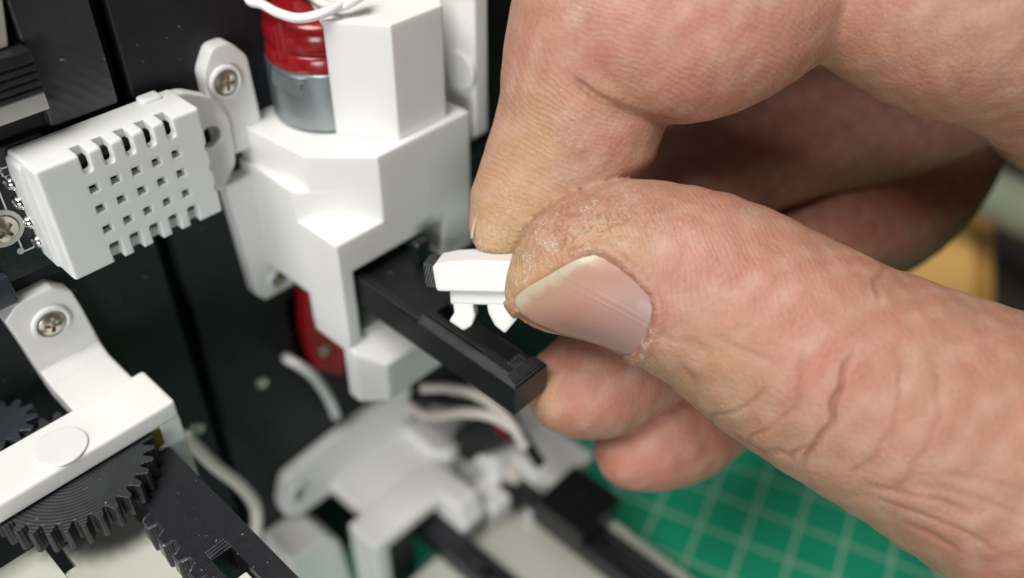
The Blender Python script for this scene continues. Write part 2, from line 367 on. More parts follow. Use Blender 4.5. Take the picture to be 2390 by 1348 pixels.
# ------------------------------------------------------------------ motor tower module
mt = thing('motor_module', (67, -10, 67), 'tall white motor module with chamfered housing and open front window', 'mechanism', 'drive modules on the panel')
lower = box(54.3, 79.3, -21.1, -.02, 84.0, 99)
hous = csg(lower, adds=[
    prism([(54.3, -.02), (54.3, -12.6), (62.5, -21.1), (79.3, -21.1), (79.3, -.02)], 'Z', 98, 101.8),
    prism([(54.9, -.02), (55.9, -14.2), (62.5, -21.1), (79.3, -21.1), (79.3, -.02)], 'Z', 101.5, 107.3),
    box(54.3, 57.2, -21.1, -12.5, 78.5, 86),
    prism([(50.2, 100), (51.3, 79.4), (52.6, 77.8), (58.2, 77.8), (58.2, 100)], 'Y', -2.5, -.02),
    prism(rounded([(50.9, 104), (50.7, 116.5), (52.6, 119.5), (55.2, 119.5), (57.2, 117), (57.6, 104)], .8, 4), 'Y', -2.4, -.02),
    ], subs=[
    prism([(54.0, -12.6), (54.0, -22), (62.5, -22), (62.5, -21.1), (54.3, -12.6)], 'Z', 97, 103),
    box(56.4, 73.6, -22, -4, 79, 91.7),
    box(60, 80, -22, -.5, 70, 84.2),
    ])
obj('housing', hous, WHITE, mt, bev=.28, seg=3)
floor_ = csg(prism([(-12.6, 67.5), (-19.2, 67.5), (-24.8, 67.5), (-24.8, 75.0), (-21.1, 78.48), (-12.6, 78.48)], 'X', 54.3, 76),
             subs=[prism([(53, -21.8), (53, -26), (58.2, -26), (57.8, -24.8), (54.3, -21.8)], 'Z', 66, 80), box(53, 80, -19.2, -10, 66, 77.0)])
obj('base_block', floor_, WHITE, mt, bev=.3, seg=3)
obj('window_sill', box(57.3, 76, -20.4, -12.6, 78.5, 79.2), WHITE, mt, bev=.15)
cov = csg(prism([(62.3, -12.9), (67.3, -19.9), (76, -19.9), (79.2, -15), (79.2, -1), (68, -1)], 'Z', 107.32, 123.4), subs=[prism(circle(66.9, -6, 8.15, 48), 'Z', 105, 122.4)])
obj('motor_cover', cov, WHITE2, mt, bev=.35, seg=3)
mo = obj('motor_can', lathe([(7.5, 107.35), (8.0, 107.8), (8.0, 115.6), (7.85, 115.9), (7.3, 115.9)], (66.9, -6, 0), 'Z', 64), CAN, mt)
capm = csg(lathe([(7.7, 115.92), (7.75, 116.2), (7.72, 117.6), (7.3, 118.0), (7.35, 118.4), (7.7, 118.9), (7.72, 120.2), (7.5, 121.2), (6.9, 122.0), (5.9, 122.5), (4.0, 122.7)], (66.9, -6, 0), 'Z', 64), subs=[prism(circle(58.8, -7.2, 1.3, 20), 'Z', 116.6, 126)])
obj('motor_cap', capm, RED, mt, bev=0, angle=50)
tt = box(58.0, 60.0, -9.2, -7.2, 114.7, 115.95)
obj('crimp_tab', prism([(58.4, 113.6), (59.9, 115.2), (58.6, 115.5)], 'Y', -11.2, -5.4), CAN, mt, bev=.1)
c = P(525, 190, Y=-2.5); screw((c[0], -2.45, c[2]), 1.65, mt)
c = P(652, 650, Y=-2.5); screw((c[0], -2.5, c[2] + .3), 1.45, mt, BRASS)
# red board behind the tower with its screw
rb = thing('red_bracket', (63, -2, 48), 'red plastic bracket behind the white tower base', 'bracket')
r_ = [P(x, y, Y=-3) for x, y in ((712, 680), (718, 790), (745, 862), (802, 878), (835, 700))]
obj('red_plate', prism([(p[0], p[2]) for p in r_], 'Y', -3, -.05), RED_LIFTED, rb, bev=.4)
c = P(755, 816, Y=-3); screw((c[0], -3.0, c[2]), 1.0, rb, STEEL, cup=False)

# toothed rack helpers
def teeth_edge(x_root, x_tip, y0, y1, pitch, flip=False):
    """points of a toothed edge running from y0 to y1 (y1 < y0)"""
    out = []; y = y0; d = -1 if y1 < y0 else 1
    while (y1 - y) * d > pitch * .99:
        out += [(x_root, y), (x_root, y + d * pitch * .22), (x_tip, y + d * pitch * .40), (x_tip, y + d * pitch * .70), (x_root, y + d * pitch * .90)]
        y += d * pitch
    return out
ra = thing('rack_slider', (60, -30, 85), 'black rack slider sticking out of the tower window under the white clip', 'rack', 'black rack sliders')
poly = [(57.0, -4), (57.0, -51.0), (63.0, -51.0), (63.0, -34.0), (64.2, -31.5)] + teeth_edge(66.0, 67.4, -28.5, -6.0, 3.14)[::1] + [(66.0, -4)]
poly = [(57.0, -4), (57.0, -51.0), (63.0, -51.0), (63.0, -34.0), (66.0, -30.5)] + [(66.0 if k % 5 in (0, 1, 4) else 67.4, y) for k, (x, y) in enumerate(teeth_edge(66, 67.4, -29, -6, 3.14))] + [(66.0, -4)]
steps = [box(57.0 + a, 63.0 - a, -51.0 + a, -33.0, 89.0, 89.45 + h) for a, h in ((.05, .14), (.20, .28), (.38, .42), (.58, .55), (.80, .65), (1.05, .73))]
rk = csg(prism(poly, 'Z', 84.9, 89.45), adds=steps + [box(57.05, 58.5, -33.4, -4, 89.0, 90.17)], subs=[box(59.7, 62.1, -47.6, -34.2, 84, 91), box(58.45, 58.7, -44.0, -33.0, 89.7, 91)])
obj('rack_bar', rk, RACK, ra, bev=.05, seg=2)
for i in range(16):                               # ragged stub teeth left by the printer in the slot end
    x = 59.25 + (i % 4) * .6; y = -47.75 - .38 * (i // 4)
    obj('ragged_tooth', box(x, x + random.uniform(.3, .5), y, y + random.uniform(.16, .26), 90.0, 90.22 + random.uniform(.02, .16)), RAW, ra, bev=.04)
for i in range(3):                                # stringy print strands at the end of the slot
    y = -47.9 - .45 * i
    obj('print_strand', tube([(59.0, y, 90.16), (60.2, y - .12, 90.32), (61.5, y + .05, 90.16)], .11, 6), RAW, ra)
for i in range(7):                                # glossy print layers across the end
    y = -50.75 + .27 * i; z = 89.72 + .48 * (1 - math.exp(-.9 * i))
    obj('print_layer', tube([(57.3 + .06 * i, y, z), (60.0, y + .02, z + .02), (62.7 - .06 * i, y, z)], .085, 6, 3), RAW, ra)
obj('rear_wall', box(64.8, 67.2, -25.2, -23.6, 90.0, 93.6), RACK, ra, bev=.3)

def gear_mesh(cx, cy, z0, z1, n, ro, rr, twist=0.0):
    pts = []
    for i in range(n):
        a = twist + 2 * math.pi * i / n; p = 2 * math.pi / n
        for f, r in ((-.40, rr), (-.33, rr + (ro - rr) * .22), (-.22, ro - .3), (-.12, ro), (.12, ro), (.22, ro - .3), (.33, rr + (ro - rr) * .22), (.40, rr)):
            pts.append((cx + r * math.cos(a + f * p), cy + r * math.sin(a + f * p)))
    return prism(pts, 'Z', z0, z1)
g0 = tag(obj('spur_gear', gear_mesh(68.5, -12.5, 86.5, 90.6, 12, 6.6, 4.6), GEAR, bev=.12, origin=(68.5, -12.5, 86.5)), 'black toothed gear half hidden inside the tower window', 'gear', 'black gears')

# ------------------------------------------------------------------ bracket module with the big gear
gm = thing('gear_module', (18, -12, 70), 'white gear bracket with a cross bar and screwed tab below the humidity sensor', 'mechanism', 'drive modules on the panel')
tabp = [(18.2, 95.4), (20.1, 97.1), (24.5, 97.2), (26.5, 95.3), (26.9, 92.5), (27.5, 85.9), (27.5, 83.0), (19.6, 83.0), (18.9, 90)]
br = csg(prism(tabp, 'Y', -2.5, -.02), adds=[
    prism([(-2.0, 87.6), (-2.5, 86.2), (-4.5, 84.9), (-12.6, 84.7), (-12.6, 82.2), (-3.5, 82.2), (-1.5, 83.5)], 'X', 19.4, 27.4)])
obj('mounting_tab', br, WHITE, gm, bev=.3, seg=3)
bar = obj('cross_bar', csg(box(-14, 28.7, -19.2, -11.5, 83.1, 86.0)), WHITE, gm, bev=.45, seg=4)
obj('axle_boss', lathe([(3.05, 85.9), (3.05, 86.18), (2.9, 86.3)], (15.4, -16.3, 0), 'Z', 48), WHITE, bar)
obj('end_post', csg(prism([(26.0, -19.1), (28.65, -19.1), (28.65, -11.6), (26.0, -11.6)], 'Z', 68, 83.3), adds=[prism([(24.0, 79.2), (26.5, 79.6), (27.0, 77.0), (26.0, 74.5), (24.2, 76)], 'Y', -19.0, -15)]), WHITE, gm, bev=.4)
obj('inner_pad', box(24.6, 26.1, -18.6, -15.5, 78.5, 82.9), YELL, gm, bev=.3)
bp_ = csg(box(-12, 18.6, -62, -19.5, 71.5, 74.5), adds=[box(-12, 8.6, -62, -18.0, 71.5, 75.6), prism([(8.5, 74.4), (12.5, 74.4), (8.5, 75.5)], 'Y', -62, -24.2)], subs=[box(8.6, 10.2, -23.2, -18, 70, 80)])
obj('base_plate', bp_, CREAM, gm, bev=.25)
c = P(118, 752, Y=-2.5); screw((c[0], -2.42, c[2]), 1.75, gm)
big = obj('spur_gear', gear_mesh(15.3, -16.4, 79.3, 82.8, 32, 9.85, 8.55, .09), GEAR, bev=.1, seg=2, origin=(15.3, -16.4, 79.3))
tag(big, 'large black spur gear with fine teeth under the white cross bar', 'gear', 'black gears')
sm = obj('spur_gear', gear_mesh(12.4, -4.6, 80.6, 83.4, 12, 4.3, 3.05, .1), PINION, bev=.12, origin=(12.4, -4.6, 80.6))
tag(sm, 'small grey black pinion with coarse teeth behind the white cross bar', 'gear', 'black gears')
rbk = thing('rack_slider', (21, -35, 77), 'black rack slider with rough teeth beside the large gear', 'rack', 'black rack sliders')
ys = np.arange(-26.6, -66, -3.35); poly = [(26.3, -12), (19.3, -12), (19.3, -25.8)]
for y in ys:
    poly += [(19.2, y), (17.95, y - .55), (17.8, y - 1.8), (19.1, y - 2.25)]
poly += [(19.2, -68), (26.1, -68)]
bm = csg(prism(poly, 'Z', 74.62, 79.2), subs=[box(20.7, 23.2, -58, -37.6, 70, 84)])
obj('rack_bar', bm, RACK2, rbk, bev=.14, seg=2)
for i, y in enumerate(ys[:7]):                    # torn, shiny print edges on the teeth
    pts = [(19.15, y - .1, 79.18), (18.4, y - .45, 79.23), (17.95, y - .75, 79.18), (17.9, y - 1.3, 79.22), (18.0, y - 1.85, 79.18), (19.0, y - 2.15, 79.2)]
    obj('torn_edge', tube([(a, b + random.uniform(-.14, .14), c_ + random.uniform(-.08, .08)) for a, b, c_ in pts], .2, 6, 5), RAW, rbk)
    obj('torn_face', csg(prism([(18.0, 75.0), (18.1, 78.9), (17.78, 78.2), (17.7, 76.4)], 'Y', y - 1.75, y - .6)), RAW, rbk)
for i in range(3):
    obj('print_strand', tube([(20.6, -36.3 - .42 * i, 79.18), (21.9, -36.4 - .42 * i, 79.4), (23.3, -36.2 - .44 * i, 79.18)], .15, 6, 5), RAW, rbk)
tag(obj('slot_insert', box(21.1, 23.0, -56, -40.4, 74.6, 77.4), TUBE, bev=.2), 'cream strip lying in the slot of the rough rack', 'strip')
tag(obj('thick_wire', tube([P(432, 1018, Y=-7), P(500, 1085, Y=-7), P(556, 1128, Y=-7), P(592, 1172, Y=-7), P(600, 1215, Y=-8), P(592, 1300, Y=-10)], 1.05, 14), TUBE), 'cream coloured wire bending behind the rough rack', 'wire')

# ------------------------------------------------------------------ upright module right of the tower
um = thing('upright_module', (84, -10, 99), 'white upright bar with round boss right of the motor tower', 'mechanism', 'drive modules on the panel')
ub = obj('cross_bar', csg(prism([(-19.2, 101.2), (-17.6, 99.6), (-11.5, 99.6), (-11.5, 140), (-19.2, 140)], 'X', 82.4, 85.2)), WHITE, um, bev=.4)
obj('axle_boss', lathe([(3.0, 82.45), (3.0, 82.1), (2.85, 81.95)], (0, -16.3, 110.9), 'X', 40), WHITE, ub)
obj('back_leg', box(83, 92, -11.8, -.02, 96, 140), WHITE, um, bev=.4)
wv = tag(obj('grey_wire', tube([(82, -6, 96), (88, -9, 91), (96, -10, 92)], 1.0, 12), SMOKE), 'dark grey wire passing behind the motor tower', 'wire')

# ------------------------------------------------------------------ lower modules, out of focus
lm = thing('lower_module', (66, -12, 5), 'white module with a long screwed tab low on the panel', 'mechanism', 'drive modules on the panel')
ztop = 25.9
lmb = csg(prism(rounded([(47.0, 31), (49, 36.8), (60, 38.0), (80, 38.2), (80, 24), (50.4, 24.2), (47.5, 26.5)], 1.5, 4), 'Y', -2.6, -.02), adds=[
    prism([(-1, 26.5), (-2.4, 28.2), (-4, 26.6), (-12.5, ztop), (-12.5, 23), (-1, 23)], 'X', 58.2, 77),
    ])
obj('mounting_tab', lmb, WHITE, lm, bev=.5, seg=3)
obj('cross_bar', csg(box(54.6, 76.2, -19.5, -11.6, 23.0, ztop + .3), adds=[box(54.6, 58.0, -19.5, -11.6, 4, 24)]), WHITE, lm, bev=.7, seg=4)
obj('rear_block', csg(prism([(76.6, -3), (76.6, -12), (78.5, -14.5), (81.2, -14.5), (81.2, -3)], 'Z', 20, 28.6)), WHITE, lm, bev=.4)
obj('inner_wall', box(58.2, 64.5, -18.8, -12, 6, 22.9), DARKG, lm, bev=.2)
obj('side_wall', prism([(-13, 26), (-24, 26), (-26, 21), (-23, 12), (-13, 12)], 'X', 71.4, 77.0), WHITE, lm, bev=.5)
c = P(697, 1148, Y=-2.6); screw((c[0], -2.6, c[2]), 1.5, lm, BRASS)
rk2 = thing('rack_slider', (67, -30, 14), 'plain black rack slider pointing out under the low white cross bar', 'rack', 'black rack sliders')
obj('rack_bar', csg(box(66.6, 71.6, -62, -12, 14.4, 19.3), subs=[box(68.0, 70.2, -56, -34, 12, 24)]), RACK2, rk2, bev=.3)
nb = thing('rear_module', (95, -20, 5), 'white stepped module beside the low white cross bar', 'mechanism', 'drive modules on the panel')
obj('stepped_block', csg(prism([(81.5, -2), (81.5, -16.5), (84.5, -22.5), (93.5, -22.5), (93.5, -2)], 'Z', 6, 27.5), adds=[
    prism([(93, -2), (93, -20.5), (104, -20.5), (104, -2)], 'Z', 4, 23.5), box(79.2, 84, -26.5, -19, 6, 20)]), WHITE, nb, bev=.5)
obj('rear_arch', csg(box(89.0, 101, -34, -20, 6, 24.5), subs=[box(91.0, 106, -35, -21.5, 3, 21.0)]), WHITE, nb, bev=.5)
obj('warm_pad', box(86.5, 89.8, -25.4, -22.4, 19, 23.2), TUBE, nb, bev=.4)
obj('post', lathe([(1.6, 5), (1.6, 17), (1.9, 18)], (86.4, -30.5, 0), 'Z', 20), WHITE, nb)
rk3 = thing('rack_slider', (90, -45, 14), 'slotted black rack slider over the cream plate beside the mat', 'rack', 'black rack sliders')
obj('rack_bar', csg(box(85.0, 94.5, -66, -24, 15.5, 20.2), subs=[box(87.6, 90.2, -62, -46.5, 14, 22), box(91.8, 96, -68, -43.5, 14, 22)]), RACK2, rk3, bev=.3)
obj('rack_block', box(83.5, 96.0, -45.0, -33.0, 19.6, 25.0), RACK, rk3, bev=.4)
obj('rail', box(92.2, 94.2, -66, -44, 16.2, 19.6), CREAM, rk3, bev=.3)
lbp = thing('lower_base_plate', (80, -40, 4), 'cream coloured base plate beneath the low black sliders', 'plate')
obj('plate', csg(box(58, 94.2, -70, -22, 9.5, 12.5)), CREAM, lbp, bev=.4)
obj('foot', box(60, 90, -60, -30, -.02 + .1, 9.6), CREAM, lbp, bev=.4)
tl = thing('low_bracket', (45, -6, 0), 'small white bracket beside the rough rack near the panel foot', 'bracket')
bq = [P(x, y, Y=-9) for x, y in ((675, 1310), (760, 1250), (795, 1262), (822, 1340), (850, 1420), (700, 1440))]
obj('bracket_plate', prism([(p[0], p[2]) for p in bq], 'Y', -9, -.05), WHITE, tl, bev=.6)

# loose wires
def wire(name, pts, r, m_, label):
    return tag(obj(name, tube(pts, r, 12, 8), m_), label, 'wire')
wire('white_wire', [P(668, 832, Y=.5), P(672, 838, Y=-4.5), P(702, 855, Y=-6.5), P(738, 885, Y=-7), P(768, 930, Y=-5.5), P(782, 962, Y=-3), P(784, 970, Y=.5)], .9, WIREW, 'short white wire curving out of the black panel')
def camp(px, py, z): return cw(np.array([(px - 1195) / F * z, (py - 674) / F * z, z]))
wire('white_wire', [camp(578, -20, 114), camp(584, 2, 113), camp(612, 10, 112), camp(650, 30, 110.5), camp(700, 42, 110), camp(760, 28, 110), camp(805, 2, 111), camp(850, -25, 112)], .62, WIREW, 'white wire draped over the red motor cap')
wire('white_wire', [camp(690, -30, 118), camp(730, -8, 114), camp(760, 12, 112), camp(800, 14, 111), camp(850, -14, 111)], .62, WIREW, 'white wire end lying on the white motor cover')
wire('grey_wire', [camp(985, 905, 160), camp(1060, 905, 158), camp(1130, 930, 154), camp(1190, 985, 150), camp(1225, 1040, 152)], .95, TUBE, 'upper cream wire looping under the black rack end')
wire('grey_wire', [camp(950, 945, 166), camp(1000, 968, 162), camp(1080, 962, 158), camp(1150, 972, 154), camp(1215, 1010, 152)], .95, TUBE, 'lower cream wire looping above the low white module')
wire('black_wire', [camp(960, 930, 170), camp(1030, 935, 168), camp(1110, 948, 166), camp(1200, 1000, 166), camp(1260, 1080, 170)], 1.2, WIREB, 'black wire between the two cream wires')
rmo = thing('small_motor', (80, -10, 28), 'dark motor with red end below the cream wires', 'motor')
q1, q2 = camp(1090, 1040, 186), camp(1175, 985, 180)
obj('motor_body', tube([q1, (q1 + q2) / 2, q2], 4.0, 24, 2), WIREB, rmo, bev=.4)
q3 = q2 + (q2 - q1) * .12
obj('motor_end', tube([q2, (q2 + q3) / 2, q3], 3.6, 24, 2), RED, rmo, bev=.4)

# ------------------------------------------------------------------ segment clip held in the fingers
# small frame: e1 along the clip, e2 down its legs, e3 away from the viewer
def frame_obj(name, bm, m_, parent, O, E1, E2, E3, bev=.25):
    bevel(bm, bev, 3)
    for v in bm.verts:
        a, b, c_ = v.co; v.co = Vector(O + a * E1 + b * E2 + c_ * E3)
    if np.dot(np.cross(E1, E2), E3) < 0: bmesh.ops.reverse_faces(bm, faces=bm.faces[:])
    return obj(name, bm, m_, parent)
O = camp(1010, 640, 108.5)
e1 = CW @ np.array([.985, .02, -.17]); e1 /= np.linalg.norm(e1)
e2 = CW @ np.array([-.02, .93, .36]); e2 -= e1 * (e2 @ e1); e2 /= np.linalg.norm(e2); e3 = np.cross(e1, e2)
sg = thing('segment_clip', tuple(O), 'small white clip piece with two barbed legs held between thumb and fingertip', 'clip')
capb = prism(rounded([(0, -1.15), (2.2, -1.65), (5, -1.85), (15, -1.6), (15, 2.15), (.3, 2.15)], .45, 3), 'Z', 0, 4.6)
frame_obj('cap', capb, WHITE, sg, O, e1, e2, e3, .22)
frame_obj('dark_backing', box(-1.35, -.02, -1.1, 2.05, .7, 4.4), RACK, sg, O, e1, e2, e3, .12)
frame_obj('leg_bridge', box(1.7, 9.9, 2.1, 4.2, .9, 3.0), WHITE, sg, O, e1, e2, e3, .2)
legA = [(2.0, 4.0), (4.5, 4.0), (4.55, 4.9), (4.7, 5.7), (4.2, 7.0), (3.1, 7.7), (1.35, 6.45), (2.1, 5.4)]
legB = [(6.25, 4.0), (9.1, 4.0), (9.1, 5.2), (9.95, 5.9), (8.3, 7.9), (7.1, 6.9), (6.35, 5.2)]
for lg in (legA, legB):
    frame_obj('leg', prism(rounded(lg, .2, 2), 'Z', .9, 3.0), WHITE, sg, O, e1, e2, e3, .15)
# ------------------------------------------------------------------ the hand
# Bones are given as photo pixel, depth from the camera (mm) and radius (photo pixels at that depth);
# the skin is the zero surface of a distance field round them, so the whole hand is one mesh.
FLAT = {'thumb': .86, 'index_tip': .88, 'index_mid': .92, 'index_base': .95, 'middle': .95, 'ring': .95, 'palm': 1.0}
CHAINS = {
 'thumb': [(1262, 676, 106, 86), (1310, 652, 106, 128), (1392, 618, 106, 178), (1525, 632, 106, 212), (1690, 700, 105, 236), (1850, 805, 104, 260), (2008, 890, 103, 275), (2210, 985, 102, 300), (2450, 1085, 103, 345), (2750, 1080, 110, 400)],
 'index_tip': [(1172, 530, 111, 78), (1212, 470, 111, 112), (1285, 385, 111, 158), (1352, 285, 110, 194), (1372, 160, 108, 200), (1392, 45, 107, 186)],
 'index_mid': [(1400, 20, 106, 182), (1480, 55, 105, 208), (1585, 72, 105, 218), (1700, 35, 105, 215), (1800, -25, 106, 205), (1900, -80, 108, 190)],
 'index_base': [(1990, -110, 107, 205), (2075, -20, 106, 215), (2230, 15, 105, 258), (2420, 40, 106, 290), (2700, 160, 112, 340)],
 'middle': [(2600, 60, 142, 190), (2340, 165, 140, 155), (2110, 255, 138, 152), (1860, 300, 136, 165), (1650, 390, 134, 168), (1570, 610, 129, 152), (1510, 800, 125, 146), (1400, 885, 122, 138), (1330, 905, 121, 106)],
 'ring': [(2430, 80, 158, 170), (2250, 240, 156, 150), (2130, 410, 152, 165), (2050, 480, 150, 168), (1920, 540, 147, 162), (1770, 720, 141, 152), (1660, 920, 134, 142), (1560, 1005, 130, 135), (1478, 1050, 128, 92)],
 'palm': [(2500, 205, 120, 205), (2720, 270, 124, 260), (2980, 430, 130, 400), (3020, 760, 128, 420), (3140, 900, 125, 390)],
}
def cmm(px, py, z): return np.array([(px - 1195) / F * z, (py - 674) / F * z, z])
SEG = {}
for k, ch in CHAINS.items():
    arr = spline([np.array([*cmm(a, b, z), r * z / F]) for a, b, z, r in ch], 3)
    SEG[k] = arr.astype(np.float32)
def seg_eval(pts, k, box_margin=None, out=None):
    arr = SEG[k]; fl = FLAT[k]; d = np.full(pts[0].shape, 50., np.float32)
    for a, b in zip(arr, arr[1:]):
        ba = (b - a)[:3].copy(); ba[2] /= fl; L2 = float(ba @ ba) + 1e-9
        X, Y, Z = pts[0] - a[0], pts[1] - a[1], (pts[2] - a[2]) / fl
        t = np.clip((X * ba[0] + Y * ba[1] + Z * ba[2]) / L2, 0, 1)
        q = np.sqrt((X - t * ba[0]) ** 2 + (Y - t * ba[1]) ** 2 + (Z - t * ba[2]) ** 2) - (a[3] + t * (b[3] - a[3]))
        np.minimum(d, q, out=d)
    return d
def smin(a, b, k):
    h = np.clip(.5 + .5 * (b - a) / k, 0, 1); return b + (a - b) * h - k * h * (1 - h)
def combine(g, pts):
    pxs = 1195 + F * pts[0] / pts[2]
    idx = smin(g['index_tip'], g['index_mid'], .5 + 4 * np.clip((1400 - pxs) / 120, 0, 1))
    idx = smin(idx, g['index_base'], .9)
    palm = g['palm']
    d = smin(idx, palm, 3.0)
    d = np.minimum(d, np.maximum(-50, g['middle'])); d = smin(d, g['ring'], .4)
    d = smin(d, palm, .5)
    far = smin(g['thumb'], palm, 4.0)
    return np.minimum(d, far)
H = 0.5
lo = np.array([-9., -46., 84.]); hi = np.array([140., 40., 168.])
nx, ny, nz = [int(v) for v in np.ceil((hi - lo) / H)]
field = np.full((nx, ny, nz), 6., np.float32)
# evaluate in slabs, only the cells near each chain
gx = (lo[0] + H * np.arange(nx)).astype(np.float32); gy = (lo[1] + H * np.arange(ny)).astype(np.float32); gz = (lo[2] + H * np.arange(nz)).astype(np.float32)
BL = 24
for i in range(0, nx, BL):
    for j in range(0, ny, BL):
        for k in range(0, nz, BL):
            x, y, z = gx[i:i + BL + 1], gy[j:j + BL + 1], gz[k:k + BL + 1]
            c = np.array([x.mean(), y.mean(), z.mean()], np.float32); rad = .5 * H * BL * 1.75 + 3
            cg = {n: seg_eval([np.array([c[0]]), np.array([c[1]]), np.array([c[2]])], n)[0] for n in SEG}
            near = [n for n in SEG if cg[n] < rad / FLAT[n] + 2]
            if not near: continue
            if min(cg.values()) < -rad * 1.2: field[i:i + BL + 1, j:j + BL + 1, k:k + BL + 1] = -6; continue
            pts = np.meshgrid(x, y, z, indexing='ij')
            g = {n: (seg_eval(pts, n) if n in near else np.full(pts[0].shape, 40., np.float32)) for n in SEG}
            field[i:i + BL + 1, j:j + BL + 1, k:k + BL + 1] = combine(g, pts)
def surface_nets(f):
    s = f < 0
    def corners(arr):
        return [arr[a:arr.shape[0] - 1 + a, b:arr.shape[1] - 1 + b, c:arr.shape[2] - 1 + c] for a in (0, 1) for b in (0, 1) for c in (0, 1)]
    cs = corners(s); anyi = np.zeros_like(cs[0]); alli = np.ones_like(cs[0])
    for q in cs: anyi |= q; alli &= q
    act = anyi & ~alli; idx = np.argwhere(act); vid = np.full(act.shape, -1, np.int32); vid[act] = np.arange(len(idx))
    offs = np.array([(a, b, c) for a in (0, 1) for b in (0, 1) for c in (0, 1)])
    val = np.stack([f[idx[:, 0] + o[0], idx[:, 1] + o[1], idx[:, 2] + o[2]] for o in offs], 1)
    acc = np.zeros((len(idx), 3)); cnt = np.zeros(len(idx))
    for a in range(8):
        for b in range(a + 1, 8):
            if np.abs(offs[a] - offs[b]).sum() != 1: continue
            m = (val[:, a] < 0) != (val[:, b] < 0); t = val[m, a] / (val[m, a] - val[m, b])
            acc[m] += offs[a] + t[:, None] * (offs[b] - offs[a]); cnt[m] += 1
    V = idx + acc / cnt[:, None]; Q = []
    for ax in range(3):
        o1, o2 = [(1, 2), (2, 0), (0, 1)][ax]
        sl0 = [slice(None)] * 3; sl1 = [slice(None)] * 3; sl0[ax] = slice(0, -1); sl1[ax] = slice(1, None)
        ch = s[tuple(sl0)] != s[tuple(sl1)]; e = np.argwhere(ch)
        e = e[(e[:, o1] > 0) & (e[:, o2] > 0) & (e[:, o1] < f.shape[o1] - 1) & (e[:, o2] < f.shape[o2] - 1)]
        def cell(d1, d2):
            q = e.copy(); q[:, o1] -= d1; q[:, o2] -= d2; return vid[q[:, 0], q[:, 1], q[:, 2]]
        quad = np.stack([cell(1, 1), cell(0, 1), cell(0, 0), cell(1, 0)], 1)
        flip = s[e[:, 0], e[:, 1], e[:, 2]]; quad[~flip] = quad[~flip][:, ::-1]; Q.append(quad)
    return V, np.concatenate(Q)
V, Q = surface_nets(field); del field
V = lo + V * H
def edges_of(Q):
    E = np.concatenate([Q[:, [0, 1]], Q[:, [1, 2]], Q[:, [2, 3]], Q[:, [3, 0]]]); E.sort(axis=1)
    return np.unique(E, axis=0, return_inverse=True)
def relax(V, E, it=2, w=.5):
    n = len(V); deg = np.bincount(E.ravel(), minlength=n)[:, None]
    for _ in range(it):
        A = np.stack([np.bincount(E[:, 0], V[E[:, 1], c], n) + np.bincount(E[:, 1], V[E[:, 0], c], n) for c in range(3)], 1) / np.maximum(deg, 1)
        V = V + w * (A - V)
    return V
def subdivide(V, Q):
    E, inv = edges_of(Q); inv = inv.ravel(); n = len(V); m = len(Q)
    mid = V[E].mean(1); cen = V[Q].mean(1); VV = np.concatenate([V, mid, cen])
    e = [n + inv[i * m:(i + 1) * m] for i in range(4)]; c = n + len(E) + np.arange(m)
    QQ = np.concatenate([np.stack([Q[:, 0], e[0], c, e[3]], 1), np.stack([Q[:, 1], e[1], c, e[0]], 1), np.stack([Q[:, 2], e[2], c, e[1]], 1), np.stack([Q[:, 3], e[3], c, e[2]], 1)])
    return VV, QQ
E_, _ = edges_of(Q); V = relax(V, E_, 2, .5)
V, Q = subdivide(V, Q)
E_, _ = edges_of(Q); V = relax(V, E_, 2, .5)
def normals(V, Q):
    fn = np.cross(V[Q[:, 2]] - V[Q[:, 0]], V[Q[:, 3]] - V[Q[:, 1]]); n = np.zeros_like(V)
    for i in range(4):
        for c in range(3): n[:, c] += np.bincount(Q[:, i], fn[:, c], len(V))
    return n / (np.linalg.norm(n, axis=1, keepdims=True) + 1e-12)
NV = normals(V, Q)
if ((NV * (V - V.mean(0))).sum(1)).mean() < 0: Q = Q[:, ::-1]; NV = -NV
pts = [V[:, 0].astype(np.float32), V[:, 1].astype(np.float32), V[:, 2].astype(np.float32)]
G = {n: seg_eval(pts, n) for n in SEG}; names = list(SEG); GS = np.stack([G[n] for n in names]); gid = np.argmin(GS, 0); GS.sort(axis=0); margin = np.clip((GS[1] - GS[0]) / 1.3, 0, 1)
px = 1195 + F * V[:, 0] / V[:, 2]; py = 674 + F * V[:, 1] / V[:, 2]
front = np.clip(-(NV * V).sum(1) / np.linalg.norm(V, axis=1) * 3 + .4, 0, 1)      # faces turned to the palm side
isT = (gid == names.index('thumb')); isI = np.isin(gid, [names.index(n) for n in ('index_tip', 'index_mid')])
